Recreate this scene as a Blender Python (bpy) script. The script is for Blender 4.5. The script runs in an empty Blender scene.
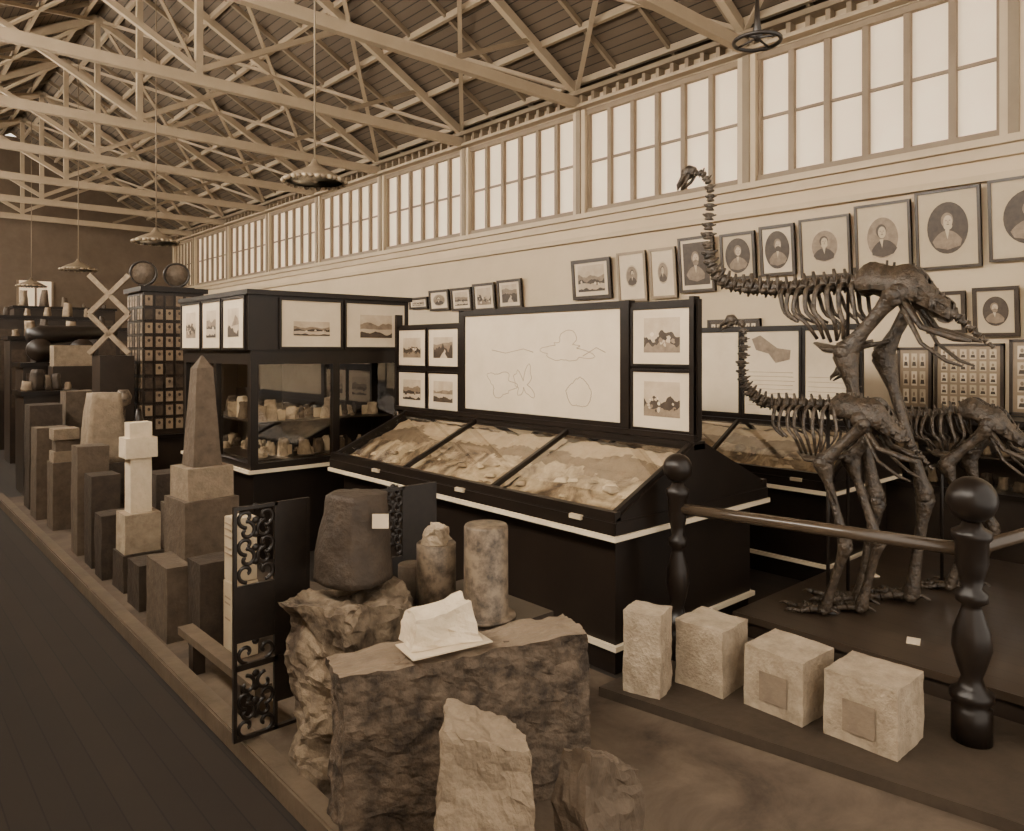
import bpy, bmesh, math, random
from mathutils import Vector, Matrix, noise
R = random.Random(7)
scene = bpy.context.scene

# ------------------------------------------------------------------ materials
DS=.10
def ds(c):
    l=.3*c[0]+.6*c[1]+.1*c[2]
    return tuple(x*(1-DS)+l*DS for x in c)
def mat(name, c1, c2=None, scale=3.0, rough=0.6, bump=0.0, bscale=None, emit=0.0, stretch=(1,1,1), detail=6, spec=0.4, contrast=0.25, dist=0.0, stops=None):
    m = bpy.data.materials.new(name); m.use_nodes = True
    c1=ds(c1); c2=ds(c2) if c2 is not None else None
    nt = m.node_tree; b = nt.nodes['Principled BSDF']
    b.inputs['Roughness'].default_value = rough
    b.inputs['Specular IOR Level'].default_value = spec
    b.inputs['Base Color'].default_value = (*c1, 1)
    tc = nt.nodes.new('ShaderNodeTexCoord'); mp = nt.nodes.new('ShaderNodeMapping')
    mp.inputs['Scale'].default_value = stretch
    nt.links.new(tc.outputs['Object'], mp.inputs['Vector'])
    if c2 is not None:
        n = nt.nodes.new('ShaderNodeTexNoise'); n.inputs['Scale'].default_value = scale
        n.inputs['Detail'].default_value = detail; n.inputs['Roughness'].default_value = 0.65
        n.inputs['Distortion'].default_value = dist
        r = nt.nodes.new('ShaderNodeValToRGB')
        r.color_ramp.elements[0].position = 0.5-contrast; r.color_ramp.elements[0].color = (*c1, 1)
        r.color_ramp.elements[1].position = 0.5+contrast; r.color_ramp.elements[1].color = (*c2, 1)
        if stops:
            for p,c in stops:
                e=r.color_ramp.elements.new(p); e.color=(*ds(c),1)
        nt.links.new(mp.outputs[0], n.inputs['Vector']); nt.links.new(n.outputs['Fac'], r.inputs['Fac'])
        nt.links.new(r.outputs['Color'], b.inputs['Base Color'])
        if emit > 0:
            nt.links.new(r.outputs['Color'], b.inputs['Emission Color'])
    if emit > 0:
        if c2 is None: b.inputs['Emission Color'].default_value = (*c1, 1)
        b.inputs['Emission Strength'].default_value = emit
    if bump > 0:
        n2 = nt.nodes.new('ShaderNodeTexNoise'); n2.inputs['Scale'].default_value = bscale or scale*4
        n2.inputs['Detail'].default_value = 8
        bp = nt.nodes.new('ShaderNodeBump'); bp.inputs['Strength'].default_value = bump; bp.inputs['Distance'].default_value = 0.02
        nt.links.new(mp.outputs[0], n2.inputs['Vector']); nt.links.new(n2.outputs['Fac'], bp.inputs['Height'])
        nt.links.new(bp.outputs[0], b.inputs['Normal'])
    return m

def planks(name, c1, c2, width, axis, rough=0.5, gap=0.06, bump=0.5):
    c1=ds(c1); c2=ds(c2)
    m = bpy.data.materials.new(name); m.use_nodes = True
    nt = m.node_tree; b = nt.nodes['Principled BSDF']; b.inputs['Roughness'].default_value = rough
    tc = nt.nodes.new('ShaderNodeTexCoord'); sp = nt.nodes.new('ShaderNodeSeparateXYZ')
    nt.links.new(tc.outputs['Object'], sp.inputs[0])
    dv = nt.nodes.new('ShaderNodeMath'); dv.operation = 'DIVIDE'; dv.inputs[1].default_value = width
    nt.links.new(sp.outputs[axis], dv.inputs[0])
    fr = nt.nodes.new('ShaderNodeMath'); fr.operation = 'FRACT'; nt.links.new(dv.outputs[0], fr.inputs[0])
    fl = nt.nodes.new('ShaderNodeMath'); fl.operation = 'FLOOR'; nt.links.new(dv.outputs[0], fl.inputs[0])
    wn = nt.nodes.new('ShaderNodeTexWhiteNoise'); wn.noise_dimensions = '1D'; nt.links.new(fl.outputs[0], wn.inputs['W'])
    nz = nt.nodes.new('ShaderNodeTexNoise'); nz.inputs['Scale'].default_value = 1.6; nz.inputs['Detail'].default_value = 6
    nt.links.new(tc.outputs['Object'], nz.inputs['Vector'])
    ad = nt.nodes.new('ShaderNodeMath'); ad.operation = 'MULTIPLY_ADD'; ad.inputs[1].default_value = 0.45
    nt.links.new(wn.outputs['Value'], ad.inputs[0])
    ad2 = nt.nodes.new('ShaderNodeMath'); ad2.operation = 'MULTIPLY'; ad2.inputs[1].default_value = 0.6
    nt.links.new(nz.outputs['Fac'], ad2.inputs[0]); nt.links.new(ad2.outputs[0], ad.inputs[2])
    mx = nt.nodes.new('ShaderNodeMix'); mx.data_type = 'RGBA'
    mx.inputs['A'].default_value = (*c1, 1); mx.inputs['B'].default_value = (*c2, 1)
    nt.links.new(ad.outputs[0], mx.inputs['Factor'])
    gp = nt.nodes.new('ShaderNodeMath'); gp.operation = 'GREATER_THAN'; gp.inputs[1].default_value = gap
    nt.links.new(fr.outputs[0], gp.inputs[0])
    mg = nt.nodes.new('ShaderNodeMix'); mg.data_type = 'RGBA'
    mg.inputs['A'].default_value = (c1[0]*.35, c1[1]*.35, c1[2]*.35, 1)
    nt.links.new(gp.outputs[0], mg.inputs['Factor']); nt.links.new(mx.outputs['Result'], mg.inputs['B'])
    nt.links.new(mg.outputs['Result'], b.inputs['Base Color'])
    bp = nt.nodes.new('ShaderNodeBump'); bp.inputs['Strength'].default_value = bump; bp.inputs['Distance'].default_value = 0.02
    nt.links.new(gp.outputs[0], bp.inputs['Height']); nt.links.new(bp.outputs[0], b.inputs['Normal'])
    return m

def glassmat(name, refl=0.10):
    m = bpy.data.materials.new(name); m.use_nodes = True
    nt = m.node_tree; nt.nodes.clear()
    o = nt.nodes.new('ShaderNodeOutputMaterial'); mx = nt.nodes.new('ShaderNodeMixShader'); mx.inputs[0].default_value = refl
    t = nt.nodes.new('ShaderNodeBsdfTransparent'); g = nt.nodes.new('ShaderNodeBsdfGlossy')
    g.inputs['Roughness'].default_value = 0.03
    t.inputs['Color'].default_value = (0.95, 0.92, 0.86, 1)
    nt.links.new(t.outputs[0], mx.inputs[1]); nt.links.new(g.outputs[0], mx.inputs[2]); nt.links.new(mx.outputs[0], o.inputs[0])
    return m

M = {}
M['wall'] = mat('wall_plaster', (.48,.36,.225), (.58,.45,.29), .7, .85)
M['trim'] = mat('wall_trim_paint', (.42,.31,.19), (.50,.38,.24), 1.2, .6)
M['mull'] = mat('window_joinery', (.17,.115,.068), (.24,.17,.10), 2, .55)
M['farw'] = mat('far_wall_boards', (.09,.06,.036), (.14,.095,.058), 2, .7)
M['pane'] = mat('frosted_pane', (.66,.51,.33), (.80,.64,.43), .6, .4, emit=.60)
M['sky'] = mat('bright_pane', (.97,.88,.74), None, emit=34.0)
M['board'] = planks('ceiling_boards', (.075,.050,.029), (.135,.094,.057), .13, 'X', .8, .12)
M['beam'] = mat('painted_beam', (.29,.212,.13), (.38,.285,.18), 2, .6)
M['beamd'] = mat('rafter_wood', (.17,.12,.071), (.25,.182,.11), 2, .6)
M['black'] = mat('ebonised_wood', (.008,.005,.0035), (.016,.010,.0065), 3, .35, spec=.3)
M['dark'] = mat('dark_wood', (.015,.0095,.006), (.038,.024,.015), 3, .4)
M['white'] = mat('cream_paint', (.64,.51,.34), (.72,.59,.41), 2, .5)
M['paper'] = mat('aged_paper', (.54,.42,.275), (.66,.53,.36), 3, .8)
M['paper2'] = mat('mount_board', (.42,.32,.20), (.50,.39,.25), 3, .8)
M['ink'] = mat('ink', (.28,.20,.125), None, rough=.8)
M['p_dark'] = mat('print_dark', (.028,.017,.010), (.080,.052,.031), 14, .5)
M['p_mid'] = mat('print_mid', (.12,.08,.048), (.30,.21,.13), 12, .5)
M['p_light'] = mat('print_light', (.36,.26,.16), (.54,.41,.27), 6, .5)
M['frame'] = mat('picture_frame_wood', (.026,.016,.010), (.055,.035,.021), 8, .35)
M['framel'] = mat('light_frame_wood', (.20,.14,.08), (.28,.195,.115), 8, .4)
M['aisle'] = planks('aisle_floor', (.012,.0075,.0045), (.027,.017,.010), .14, 'X', .65, .05, .2)
M['yard'] = mat('yard_floor', (.045,.029,.018), (.15,.105,.066), 1.8, .8, .3, 12, contrast=.18, dist=.5)
M['plat'] = planks('platform_planks', (.026,.017,.0105), (.058,.038,.024), .15, 'X', .28, .05, .3)
M['curb'] = mat('curb_wood', (.08,.054,.032), (.16,.113,.07), 4, .6, .2, 20)
M['plinth'] = mat('plinth_wood', (.030,.020,.012), (.065,.044,.027), 5, .6, .2, 20)
M['rough'] = mat('rough_stone', (.06,.039,.023), (.25,.18,.11), 6, .9, 1.0, 18, contrast=.15)
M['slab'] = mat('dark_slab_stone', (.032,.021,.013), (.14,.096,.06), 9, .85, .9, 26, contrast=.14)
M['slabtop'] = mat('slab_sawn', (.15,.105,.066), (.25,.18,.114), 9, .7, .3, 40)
M['relief'] = mat('relief_model_paint', (.035,.022,.013), (.60,.47,.31), 2.4, .5, .5, 20, contrast=.16, dist=1.4, stops=[(.42,(.13,.088,.054)),(.50,(.30,.22,.135)),(.55,(.42,.32,.205))])
M['lime'] = mat('pale_stone', (.23,.168,.105), (.44,.335,.22), 7, .9, .6, 45, contrast=.2)
M['sand'] = mat('sandstone', (.17,.12,.074), (.30,.22,.138), 14, .9, .5, 50)
M['brown'] = mat('brown_stone', (.065,.043,.026), (.14,.097,.06), 10, .8, .5, 30)
M['dstone'] = mat('dark_stone', (.024,.0155,.0095), (.070,.046,.028), 8, .7, .5, 30)
M['marble'] = mat('mottled_marble', (.05,.034,.021), (.20,.143,.09), 12, .5, .2, 20, contrast=.12)
M['chalk'] = mat('white_stone', (.55,.43,.28), (.72,.58,.40), 6, .9, .5, 25)
M['iron'] = mat('cast_iron', (.009,.006,.0045), (.022,.0145,.0095), 20, .4)
M['bone'] = mat('old_bone', (.014,.009,.0055), (.090,.060,.035), 16, .36, .8, 40, spec=.5, contrast=.18)
M['brass'] = mat('polished_rail', (.04,.026,.015), (.075,.050,.030), 6, .25, spec=.6)
M['shade'] = mat('enamel_shade', (.15,.105,.062), (.22,.16,.098), 6, .4)
M['shadei'] = mat('shade_inside', (.40,.30,.185), None, rough=.4)
M['glass'] = glassmat('case_glass', .09)
M['glassd'] = glassmat('desk_glass', .17)

# ------------------------------------------------------------------ builder
class B:
    def __init__(s, name, Mx=None):
        s.n=name; s.v=[]; s.f=[]; s.mi=[]; s.sm=[]; s.mats=[]; s.M=Mx or Matrix()
    def idx(s, m):
        m = M[m] if isinstance(m, str) else m
        if m not in s.mats: s.mats.append(m)
        return s.mats.index(m)
    def add(s, vs, fs, m, smooth=False, T=None):
        k=len(s.v); T = (s.M @ T) if T is not None else s.M
        s.v += [T @ Vector(v) for v in vs]
        i=s.idx(m)
        for f in fs:
            s.f.append([a+k for a in f]); s.mi.append(i); s.sm.append(smooth)
    def box(s, x0,x1,y0,y1,z0,z1, m, T=None, bev=0):
        if bev>0:
            bm=bmesh.new(); bmesh.ops.create_cube(bm,size=1)
            for v in bm.verts:
                v.co=Vector(((x0+x1)/2+v.co.x*(x1-x0),(y0+y1)/2+v.co.y*(y1-y0),(z0+z1)/2+v.co.z*(z1-z0)))
            bmesh.ops.bevel(bm,geom=list(bm.edges),offset=bev,segments=2,affect='EDGES')
            bm.verts.index_update()
            s.add([v.co.copy() for v in bm.verts],[[v.index for v in f.verts] for f in bm.faces],m,False,T); bm.free(); return
        vs=[(x0,y0,z0),(x1,y0,z0),(x1,y1,z0),(x0,y1,z0),(x0,y0,z1),(x1,y0,z1),(x1,y1,z1),(x0,y1,z1)]
        s.add(vs,[(0,3,2,1),(4,5,6,7),(0,1,5,4),(1,2,6,5),(2,3,7,6),(3,0,4,7)],m,False,T)
    def beam(s, p, q, w, h, m, up=(0,0,1)):
        p=Vector(p);q=Vector(q);d=(q-p);L=d.length;d.normalize();u=Vector(up)
        x=d.cross(u).normalized(); z=x.cross(d).normalized()
        T=Matrix(((x.x,d.x,z.x,p.x),(x.y,d.y,z.y,p.y),(x.z,d.z,z.z,p.z),(0,0,0,1)))
        s.box(-w/2,w/2,0,L,-h/2,h/2,m,T)
    def prism(s, poly, z0, z1, m, T=None):
        n=len(poly)
        vs=[(a,b,z0) for a,b in poly]+[(a,b,z1) for a,b in poly]
        fs=[list(range(n))[::-1],list(range(n,2*n))]+[(i,(i+1)%n,n+(i+1)%n,n+i) for i in range(n)]
        s.add(vs,fs,m,False,T)
    def poly(s, pts, m, T=None): s.add(pts,[list(range(len(pts)))],m,False,T)
    def lathe(s, prof, c, m, n=24, T=None, scal=0):
        vs=[];fs=[]
        for r,z in prof:
            for i in range(n):
                a=2*math.pi*i/n
                vs.append((c[0]+r*math.cos(a),c[1]+r*math.sin(a),c[2]+z))
        for j in range(len(prof)-1):
            for i in range(n):
                fs.append((j*n+i,j*n+(i+1)%n,(j+1)*n+(i+1)%n,(j+1)*n+i))
        fs.append(list(range(n))[::-1]); k=(len(prof)-1)*n; fs.append([k+i for i in range(n)])
        s.add(vs,fs,m,True,T)
    def tube(s, pts, rad, m, n=8, flat=1.0, T=None):
        pts=[Vector(p) for p in pts]
        if not hasattr(rad,'__len__'): rad=[rad]*len(pts)
        vs=[];fs=[];prev=None
        for i,p in enumerate(pts):
            d=(pts[min(i+1,len(pts)-1)]-pts[max(i-1,0)]).normalized()
            if prev is None:
                u=d.cross(Vector((0,0,1)))
                if u.length<.05: u=d.cross(Vector((1,0,0)))
            else: u=prev-d*prev.dot(d)
            u.normalize(); prev=u; w=d.cross(u)
            for k in range(n):
                a=2*math.pi*k/n
                vs.append(p+u*math.cos(a)*rad[i]+w*math.sin(a)*rad[i]*flat)
        for i in range(len(pts)-1):
            for k in range(n):
                fs.append((i*n+k,i*n+(k+1)%n,(i+1)*n+(k+1)%n,(i+1)*n+k))
        fs.append(list(range(n))[::-1]); q=(len(pts)-1)*n; fs.append([q+k for k in range(n)])
        s.add(vs,fs,m,True,T)
    def ell(s, c, r, m, seg=10, rings=6, T=None):
        vs=[];fs=[]
        for j in range(rings+1):
            t=math.pi*j/rings
            for i in range(seg):
                a=2*math.pi*i/seg
                vs.append((c[0]+r[0]*math.sin(t)*math.cos(a),c[1]+r[1]*math.sin(t)*math.sin(a),c[2]-r[2]*math.cos(t)))
        for j in range(rings):
            for i in range(seg): fs.append((j*seg+i,j*seg+(i+1)%seg,(j+1)*seg+(i+1)%seg,(j+1)*seg+i))
        s.add(vs,fs,m,True,T)
    def rock(s, c, size, m, rough=.04, n=8, taper=0.0, rot=0, fr=2.5, seed=0, rnd=0.0, topcut=(0,0), mtop=None, flat=False):
        bm=bmesh.new(); bmesh.ops.create_cube(bm,size=1)
        bmesh.ops.subdivide_edges(bm,edges=bm.edges,cuts=n,use_grid_fill=True)
        Rz=Matrix.Rotation(rot,3,'Z')
        for v in bm.verts:
            p=v.co.copy()
            if rnd>0:
                q=Vector((p.x,p.y,0)); mx=max(abs(p.x),abs(p.y))
                if q.length>1e-6: q=q/q.length*mx
                p.x=p.x*(1-rnd)+q.x*rnd; p.y=p.y*(1-rnd)+q.y*rnd
            k=1-taper*(p.z+.5)
            w=Vector((p.x*size[0]*k,p.y*size[1]*k,(p.z+.5)*size[2]))
            if p.z>0: w.z+= (topcut[0]*p.x+topcut[1]*p.y)*2*p.z
            a=fr/ max(.2,min(size))*.35
            nz=noise.noise_vector(w*a+Vector((seed*3.1,seed,0)))+.5*noise.noise_vector(w*3*a+Vector((0,seed*2.7,9)))+.25*noise.noise_vector(w*9*a+Vector((4,seed*2.7,9)))
            if p.z>-.499: w+=nz*rough
            else: w.x+=nz.x*rough; w.y+=nz.y*rough
            w.z=max(w.z,0)
            v.co=Rz@w+Vector(c)
        bm.verts.index_update(); bm.normal_update()
        vs=[v.co.copy() for v in bm.verts]
        if mtop:
            s.add(vs,[[v.index for v in f.verts] for f in bm.faces if f.normal.z<=.75],m,False)
            s.add(vs,[[v.index for v in f.verts] for f in bm.faces if f.normal.z>.75],mtop,False)
        else: s.add(vs,[[v.index for v in f.verts] for f in bm.faces],m,(rough>.01 and not flat))
        bm.free()
    def done(s):
        me=bpy.data.meshes.new(s.n)
        lo=Vector((min(v.x for v in s.v),min(v.y for v in s.v),min(v.z for v in s.v)))
        hi=Vector((max(v.x for v in s.v),max(v.y for v in s.v),max(v.z for v in s.v)))
        o=Vector(((lo.x+hi.x)/2,(lo.y+hi.y)/2,lo.z))
        me.from_pydata([v-o for v in s.v],[],s.f)
        for m in s.mats: me.materials.append(m)
        for p,i,sm in zip(me.polygons,s.mi,s.sm): p.material_index=i; p.use_smooth=sm
        ob=bpy.data.objects.new(s.n,me); ob.location=o
        scene.collection.objects.link(ob); return ob

def plane_T(c, u, v):
    u=Vector(u).normalized(); v=Vector(v).normalized(); n=u.cross(v); c=Vector(c)
    return Matrix(((u.x,v.x,n.x,c.x),(u.y,v.y,n.y,c.y),(u.z,v.z,n.z,c.z),(0,0,0,1)))

# ------------------------------------------------------------------ room shell
WX=9.0; LX=-1.2; YE=29.0; Y0=-2.0; EZ=6.42; RX=3.9; RZ=9.25; WT=6.14
b=B('floor'); b.box(LX,WX,Y0,YE,-.1,0,'aisle'); b.done()
def side_wall(name,x0,x1):
    b=B(name); b.box(x0,x1,Y0,YE,0,4.42,'wall'); b.box(x0,x1,Y0,YE,WT+.01,EZ,'trim'); b.done()
side_wall('wall_right',WX,WX+.2); side_wall('wall_left',LX-.2,LX)
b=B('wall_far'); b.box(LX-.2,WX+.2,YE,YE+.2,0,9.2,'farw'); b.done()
TY=[2.24+3.06*k for k in range(-1,9)]
wi=1
TW=TY+[29.2]
for k in range(len(TW)-1):
    a=TW[k]; c=min(TW[k+1],28.98)
    if a<-1.9: a=-1.99
    for side in (0,1):
        b=B('window_%d'%wi); wi+=1
        s=1 if side==0 else -1; X=WX if side==0 else LX
        def bx(d0,d1,y0,y1,z0,z1,m): 
            xs=sorted((X+s*d0,X+s*d1)); b.box(xs[0],xs[1],y0,y1,z0,z1,m)
        bx(.09,.11,a+.02,c-.02,4.43,WT,'pane' if side==0 else 'sky')
        bx(-.05,.08,c-.13,c+.13 if c<28.9 else 28.99,4.43,WT,'trim')
        bx(-.07,-.05,c-.05,c+.05 if c<28.9 else 28.99,4.43,WT,'beamd')
        n=6; L=c-a-.26
        for i in range(n+1):
            y=a+.13+L*i/n; w=.038 if 0<i<n else .045
            bx(.015,.08,y-w,y+w,4.43,WT,'mull')
        bx(.0,.08,a+.13,c-.13,4.43,4.52,'mull'); bx(.0,.08,a+.13,c-.13,WT-.08,WT,'mull')
        bx(.05,.085,a+.13,c-.13,5.27,5.305,'mull')
        b.done()
b=B('trim_1')
for z0,z1,d in ((4.34,4.42,.14),(4.22,4.34,.07),(4.02,4.06,.05),(3.98,4.02,.09)): b.box(WX-d,WX-.001,Y0,YE,z0,z1,'trim')
b.done()
b=B('trim_2')
b.box(WX-.16,WX-.001,Y0,YE,WT+.02,WT+.07,'beam'); b.box(WX-.2,WX-.001,Y0,YE,EZ-.07,EZ,'beamd')
y=Y0
while y<YE:
    b.box(WX-.14,WX-.001,y,y+.06,WT+.07,EZ-.07,'beamd'); y+=.255
b.done()
b=B('baseboard_right'); b.box(WX-.03,WX-.001,Y0,YE,0,.2,'dark'); b.done()
# roof
def roofz(x): return EZ+(RZ-EZ)*(1-abs(x-RX)/(WX-RX))
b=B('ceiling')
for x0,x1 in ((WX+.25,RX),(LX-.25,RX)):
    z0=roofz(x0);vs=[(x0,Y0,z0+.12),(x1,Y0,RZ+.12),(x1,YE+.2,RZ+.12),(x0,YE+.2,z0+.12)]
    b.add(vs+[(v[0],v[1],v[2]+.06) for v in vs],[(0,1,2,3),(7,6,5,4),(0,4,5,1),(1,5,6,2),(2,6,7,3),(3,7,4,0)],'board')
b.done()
b=B('roof_purlins')
for f in (.06,.25,.44,.63,.82,.97):
    for sg in (1,-1):
        x=RX+sg*(WX-RX)*f; b.box(x-.035,x+.035,Y0,YE,roofz(x)-.0,roofz(x)+.1,'beam')
b.done()
for ty in TY:
    if ty>YE-1 or ty<Y0: continue
    b=B('roof_truss')
    b.box(LX,WX,ty-.055,ty+.055,6.17,6.33,'beam')
    for sg in (1,-1):
        xe=RX+sg*(WX-RX)
        b.beam((xe,ty,EZ-.04),(RX,ty,RZ-.04),.10,.14,'beam')
        xm=RX+sg*2.5; b.beam((RX,ty,6.4),(xm,ty,roofz(xm)-.1),.08,.09,'beam')
        b.beam((xm,ty,6.3),(xm,ty,roofz(xm)-.1),.03,.03,'beamd')
        x3=RX+sg*3.9; b.beam((xm,ty,6.35),(x3,ty,roofz(x3)-.1),.06,.07,'beamd')
    b.box(RX-.05,RX+.05,ty-.05,ty+.05,6.2,RZ-.1,'beam')
    b.done()
b=B('roof_wind_braces')
for i in range(len(TY)-1):
    a,c=TY[i],TY[i+1]
    if a<Y0 or c>YE: continue
    for sg in (1,-1):
        for (f0,f1) in ((.98,.5),(.5,.02)):
            xa=RX+sg*(WX-RX)*f0; xb=RX+sg*(WX-RX)*f1
            b.beam((xa,a,roofz(xa)-.02),(xb,c,roofz(xb)-.02),.07,.06,'beam',up=(0,0,1))
            b.beam((xb,a,roofz(xb)-.06),(xa,c,roofz(xa)-.06),.07,.04,'beam',up=(0,0,1))
b.done()
b=B('roof_rafters')
y=Y0+.3
while y<YE:
    for sg in (1,-1):
        xe=RX+sg*(WX-RX); b.beam((xe,y,EZ+.07),(RX,y,RZ+.07),.05,.08,'beamd')
    y+=1.02
b.done()

# pendants
for (x,y,z,r) in ((3.8,7.5,4.05,.33),(3.9,13.5,4.05,.36),(3.9,19.3,4.05,.36),(3.9,25.2,4.05,.36),(3.9,2.24,3.98,.13)):
    b=B('pendant_lamp')
    b.lathe([(.010,.25),(.010,roofz(x)-z-.1)],(x,y,z),'beamd',8)
    if r>.2:
        n=32; k=r/.385; prof=[(.03,.27),(.05,.22),(.10,.17),(.25,.10),(.36,.035),(.385,.0)]
        prof=[(a*k,c*.9) for a,c in prof]
        b.lathe(prof,(x,y,z),'shade',n); b.lathe([(.37*k,.0),(.34*k,.03),(.24*k,.09),(.05,.14)],(x,y,z),'shadei',n)
        for i in range(n):
            a=2*math.pi*i/n; b.ell((x+r*math.cos(a),y+r*math.sin(a),z-.005),(.034,.034,.026),'shade' if i%2 else 'shadei',6,4)
        b.ell((x,y,z+.04),(.05,.05,.06),'white',10,6)
    else:
        pts=[(x+r*math.cos(t*math.pi/12),y+r*math.sin(t*math.pi/12),z) for t in range(25)]
        b.tube(pts,.012,'iron'); b.tube([(x-r,y,z),(x,y,z+.02),(x+r,y,z)],.007,'iron'); b.tube([(x,y-r,z),(x,y,z+.02),(x,y+r,z)],.007,'iron')
        b.lathe([(.010,0),(.03,.03),(.018,.10),(.010,.26)],(x,y,z),'iron',12)
    b.done()

# ------------------------------------------------------------------ pictures
def ellpts(cx,cy,rx,ry,z,n=24,a0=0,a1=2*math.pi):
    return [(cx+rx*math.cos(a0+(a1-a0)*i/n),cy+ry*math.sin(a0+(a1-a0)*i/n),z) for i in range(n if a1-a0>6.2 else n+1)]
def portrait_art(b,T,cx,cy,w,h,rr,oval=True,dark=False,m0=.004):
    if oval:
        b.poly(ellpts(cx,cy,w/2,h/2,m0,28),'p_dark' if dark else 'p_light',T)
    else: b.poly([(cx-w/2,cy-h/2,m0),(cx+w/2,cy-h/2,m0),(cx+w/2,cy+h/2,m0),(cx-w/2,cy+h/2,m0)],'p_dark' if dark else 'p_light',T)
    hw=w*.135; hy=cy+h*.13; sx=rr.uniform(-.05,.05)*w; sl=rr.uniform(-.05,.05)*w; e=.001
    if not dark: b.poly(ellpts(cx,cy,w*.44,h*.44,m0+.0005,28),'p_mid',T)
    coat='p_mid' if dark else 'p_dark'
    pts=[]
    for i in range(15):
        f=i/14; x=-.36+.72*f; y=-.05-.20*(abs(x)/.38)**2.2*1.1
        pts.append((cx+x*w+sl,cy+y*h,m0+e))
    pts+=[(cx+.30*w,cy-.36*h,m0+e),(cx,cy-.42*h,m0+e),(cx-.30*w,cy-.36*h,m0+e)]
    b.poly(pts[::-1],coat,T)
    b.poly([(cx-w*.055+sx,cy-h*.03,m0+2*e),(cx+sx*.5,cy-h*.22,m0+2*e),(cx+w*.055+sx,cy-h*.03,m0+2*e)],'paper2',T)
    hairc='p_mid' if dark else ('p_dark' if rr.random()<.7 else 'p_mid')
    b.poly(ellpts(cx+sx,hy+h*.02,hw*1.1,h*.145,m0+3*e),hairc,T)
    b.poly(ellpts(cx+sx+hw*.15,hy-h*.012,hw*.82,h*.125,m0+4*e),'p_light' if dark else 'paper2',T)
    if rr.random()<.65: b.poly(ellpts(cx+sx+hw*.15,hy-h*.10,hw*.78,h*.07,m0+5*e),rr.choice(['p_mid','p_dark','paper2']),T)
    for q in (-1,1):
        b.poly(ellpts(cx+sx+hw*(.17+q*.33),hy+h*.012,hw*.17,h*.012,m0+6*e,8),'p_mid',T)
    b.poly(ellpts(cx+sx+hw*.2,hy-h*.02,hw*.09,h*.025,m0+6*e,8),'p_mid',T)
    b.poly(ellpts(cx+sx+hw*.17,hy-h*.062,hw*.28,h*.008,m0+6*e,8),'p_dark',T)
def land_art(b,T,cx,cy,w,h,rr,m0=.004,kind=None):
    kind=kind if kind is not None else rr.randint(0,3)
    def q(pts,m,z): b.poly([(cx+(x-.5)*w,cy+(y-.5)*h,m0+z) for x,y in pts],m,T)
    def ridge(base,amp,m,z,sd,fr=2.5):
        n=28; pts=[(0,0),(1,0)]
        top=[(1-i/n, max(.03,min(.97,base+amp*(noise.noise(Vector((sd,i/n*fr,0)))*1.6+.35*noise.noise(Vector((sd,i/n*fr*4,3))))))) for i in range(n+1)]
        q(pts+top,m,z)
    q([(0,0),(1,0),(1,1),(0,1)],'p_light',0)
    sd=rr.uniform(0,50)
    if kind==0:
        ridge(.58,.22,'p_mid',.001,sd,2); ridge(.38,.06,'p_light',.002,sd+3,1); ridge(.22,.16,'p_dark',.003,sd+9,3)
    elif kind==1:
        ridge(.62,.10,'p_mid',.001,sd,3); ridge(.42,.08,'p_dark',.002,sd+3,5); ridge(.3,.03,'p_light',.003,sd+5,3)
        for i in range(6):
            x=rr.uniform(.08,.85); y=rr.uniform(.22,.36); s_=rr.uniform(.04,.09)
            q([(x,y),(x+s_,y),(x+s_,y+.06),(x+s_/2,y+.11),(x,y+.06)],rr.choice(['paper','p_dark']),.004)
        ridge(.1,.06,'p_dark',.005,sd+7,6)
    elif kind==2:
        ridge(.5,.2,'p_dark',.001,sd,4); ridge(.25,.12,'p_mid',.002,sd+4,6)
        for i in range(14):
            x=rr.uniform(.12,.88); y=rr.uniform(.14,.55); r_=rr.uniform(.02,.06)
            b.poly([(cx+(x-.5)*w+r_*w*math.cos(k)*rr.uniform(.7,1.3),cy+(y-.5)*h+r_*h*1.3*math.sin(k)*rr.uniform(.7,1.3),m0+.003+.0002*i) for k in [j*.8976 for j in range(7)]],rr.choice(['p_light','p_dark','paper','p_mid']),T)
    else:
        ridge(.72,.14,'p_mid',.001,sd,2); ridge(.5,.2,'p_dark',.002,sd+2,7)
        q([(.35,0),(.75,0),(.62,.2),(.66,.34),(.58,.42),(.56,.32),(.46,.2)],'p_light',.003)
def picture(name,c,w,h,u,v,kind='portrait',fm='frame',fw=.04,mountm='paper',seed=0,inner=.72,depth=.03,dark=False,oval=True,art_asp=None):
    rr=random.Random(seed); T=plane_T(c,u,v); b=B(name)
    b.box(-w/2,w/2,-h/2,h/2,-depth,0,mountm,T)
    for x0,x1,y0,y1 in ((-w/2,w/2,-h/2,-h/2+fw),(-w/2,w/2,h/2-fw,h/2),(-w/2,-w/2+fw,-h/2+fw,h/2-fw),(w/2-fw,w/2,-h/2+fw,h/2-fw)):
        b.box(x0,x1,y0,y1,-depth,.018,fm,T)
    iw=(w-2*fw)*inner; ih=(h-2*fw)*inner
    if art_asp: ih=iw/art_asp
    if kind=='portrait': portrait_art(b,T,0,.01*h,iw,ih,rr,oval,dark)
    elif kind=='landscape': land_art(b,T,0,h*.02,iw,ih,rr)
    return b.done()
tilt=Vector((-.09,0,1)).normalized()
def wallpic(name,ya,yb,z0,z1,**k):
    h=z1-z0; c=(WX-.06-.045*h*1.0,(ya+yb)/2,(z0+z1)/2)
    return picture(name,c,abs(yb-ya)-.03,h,(0,-1,0),tilt,**k)
wallpic('framed_landscape_print',7.62,8.48,3.02,3.67,kind='landscape',inner=.8,seed=1,fw=.06)
wallpic('framed_portrait',6.92,7.5,2.94,3.70,seed=2,inner=.5,fm='framel')
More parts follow.
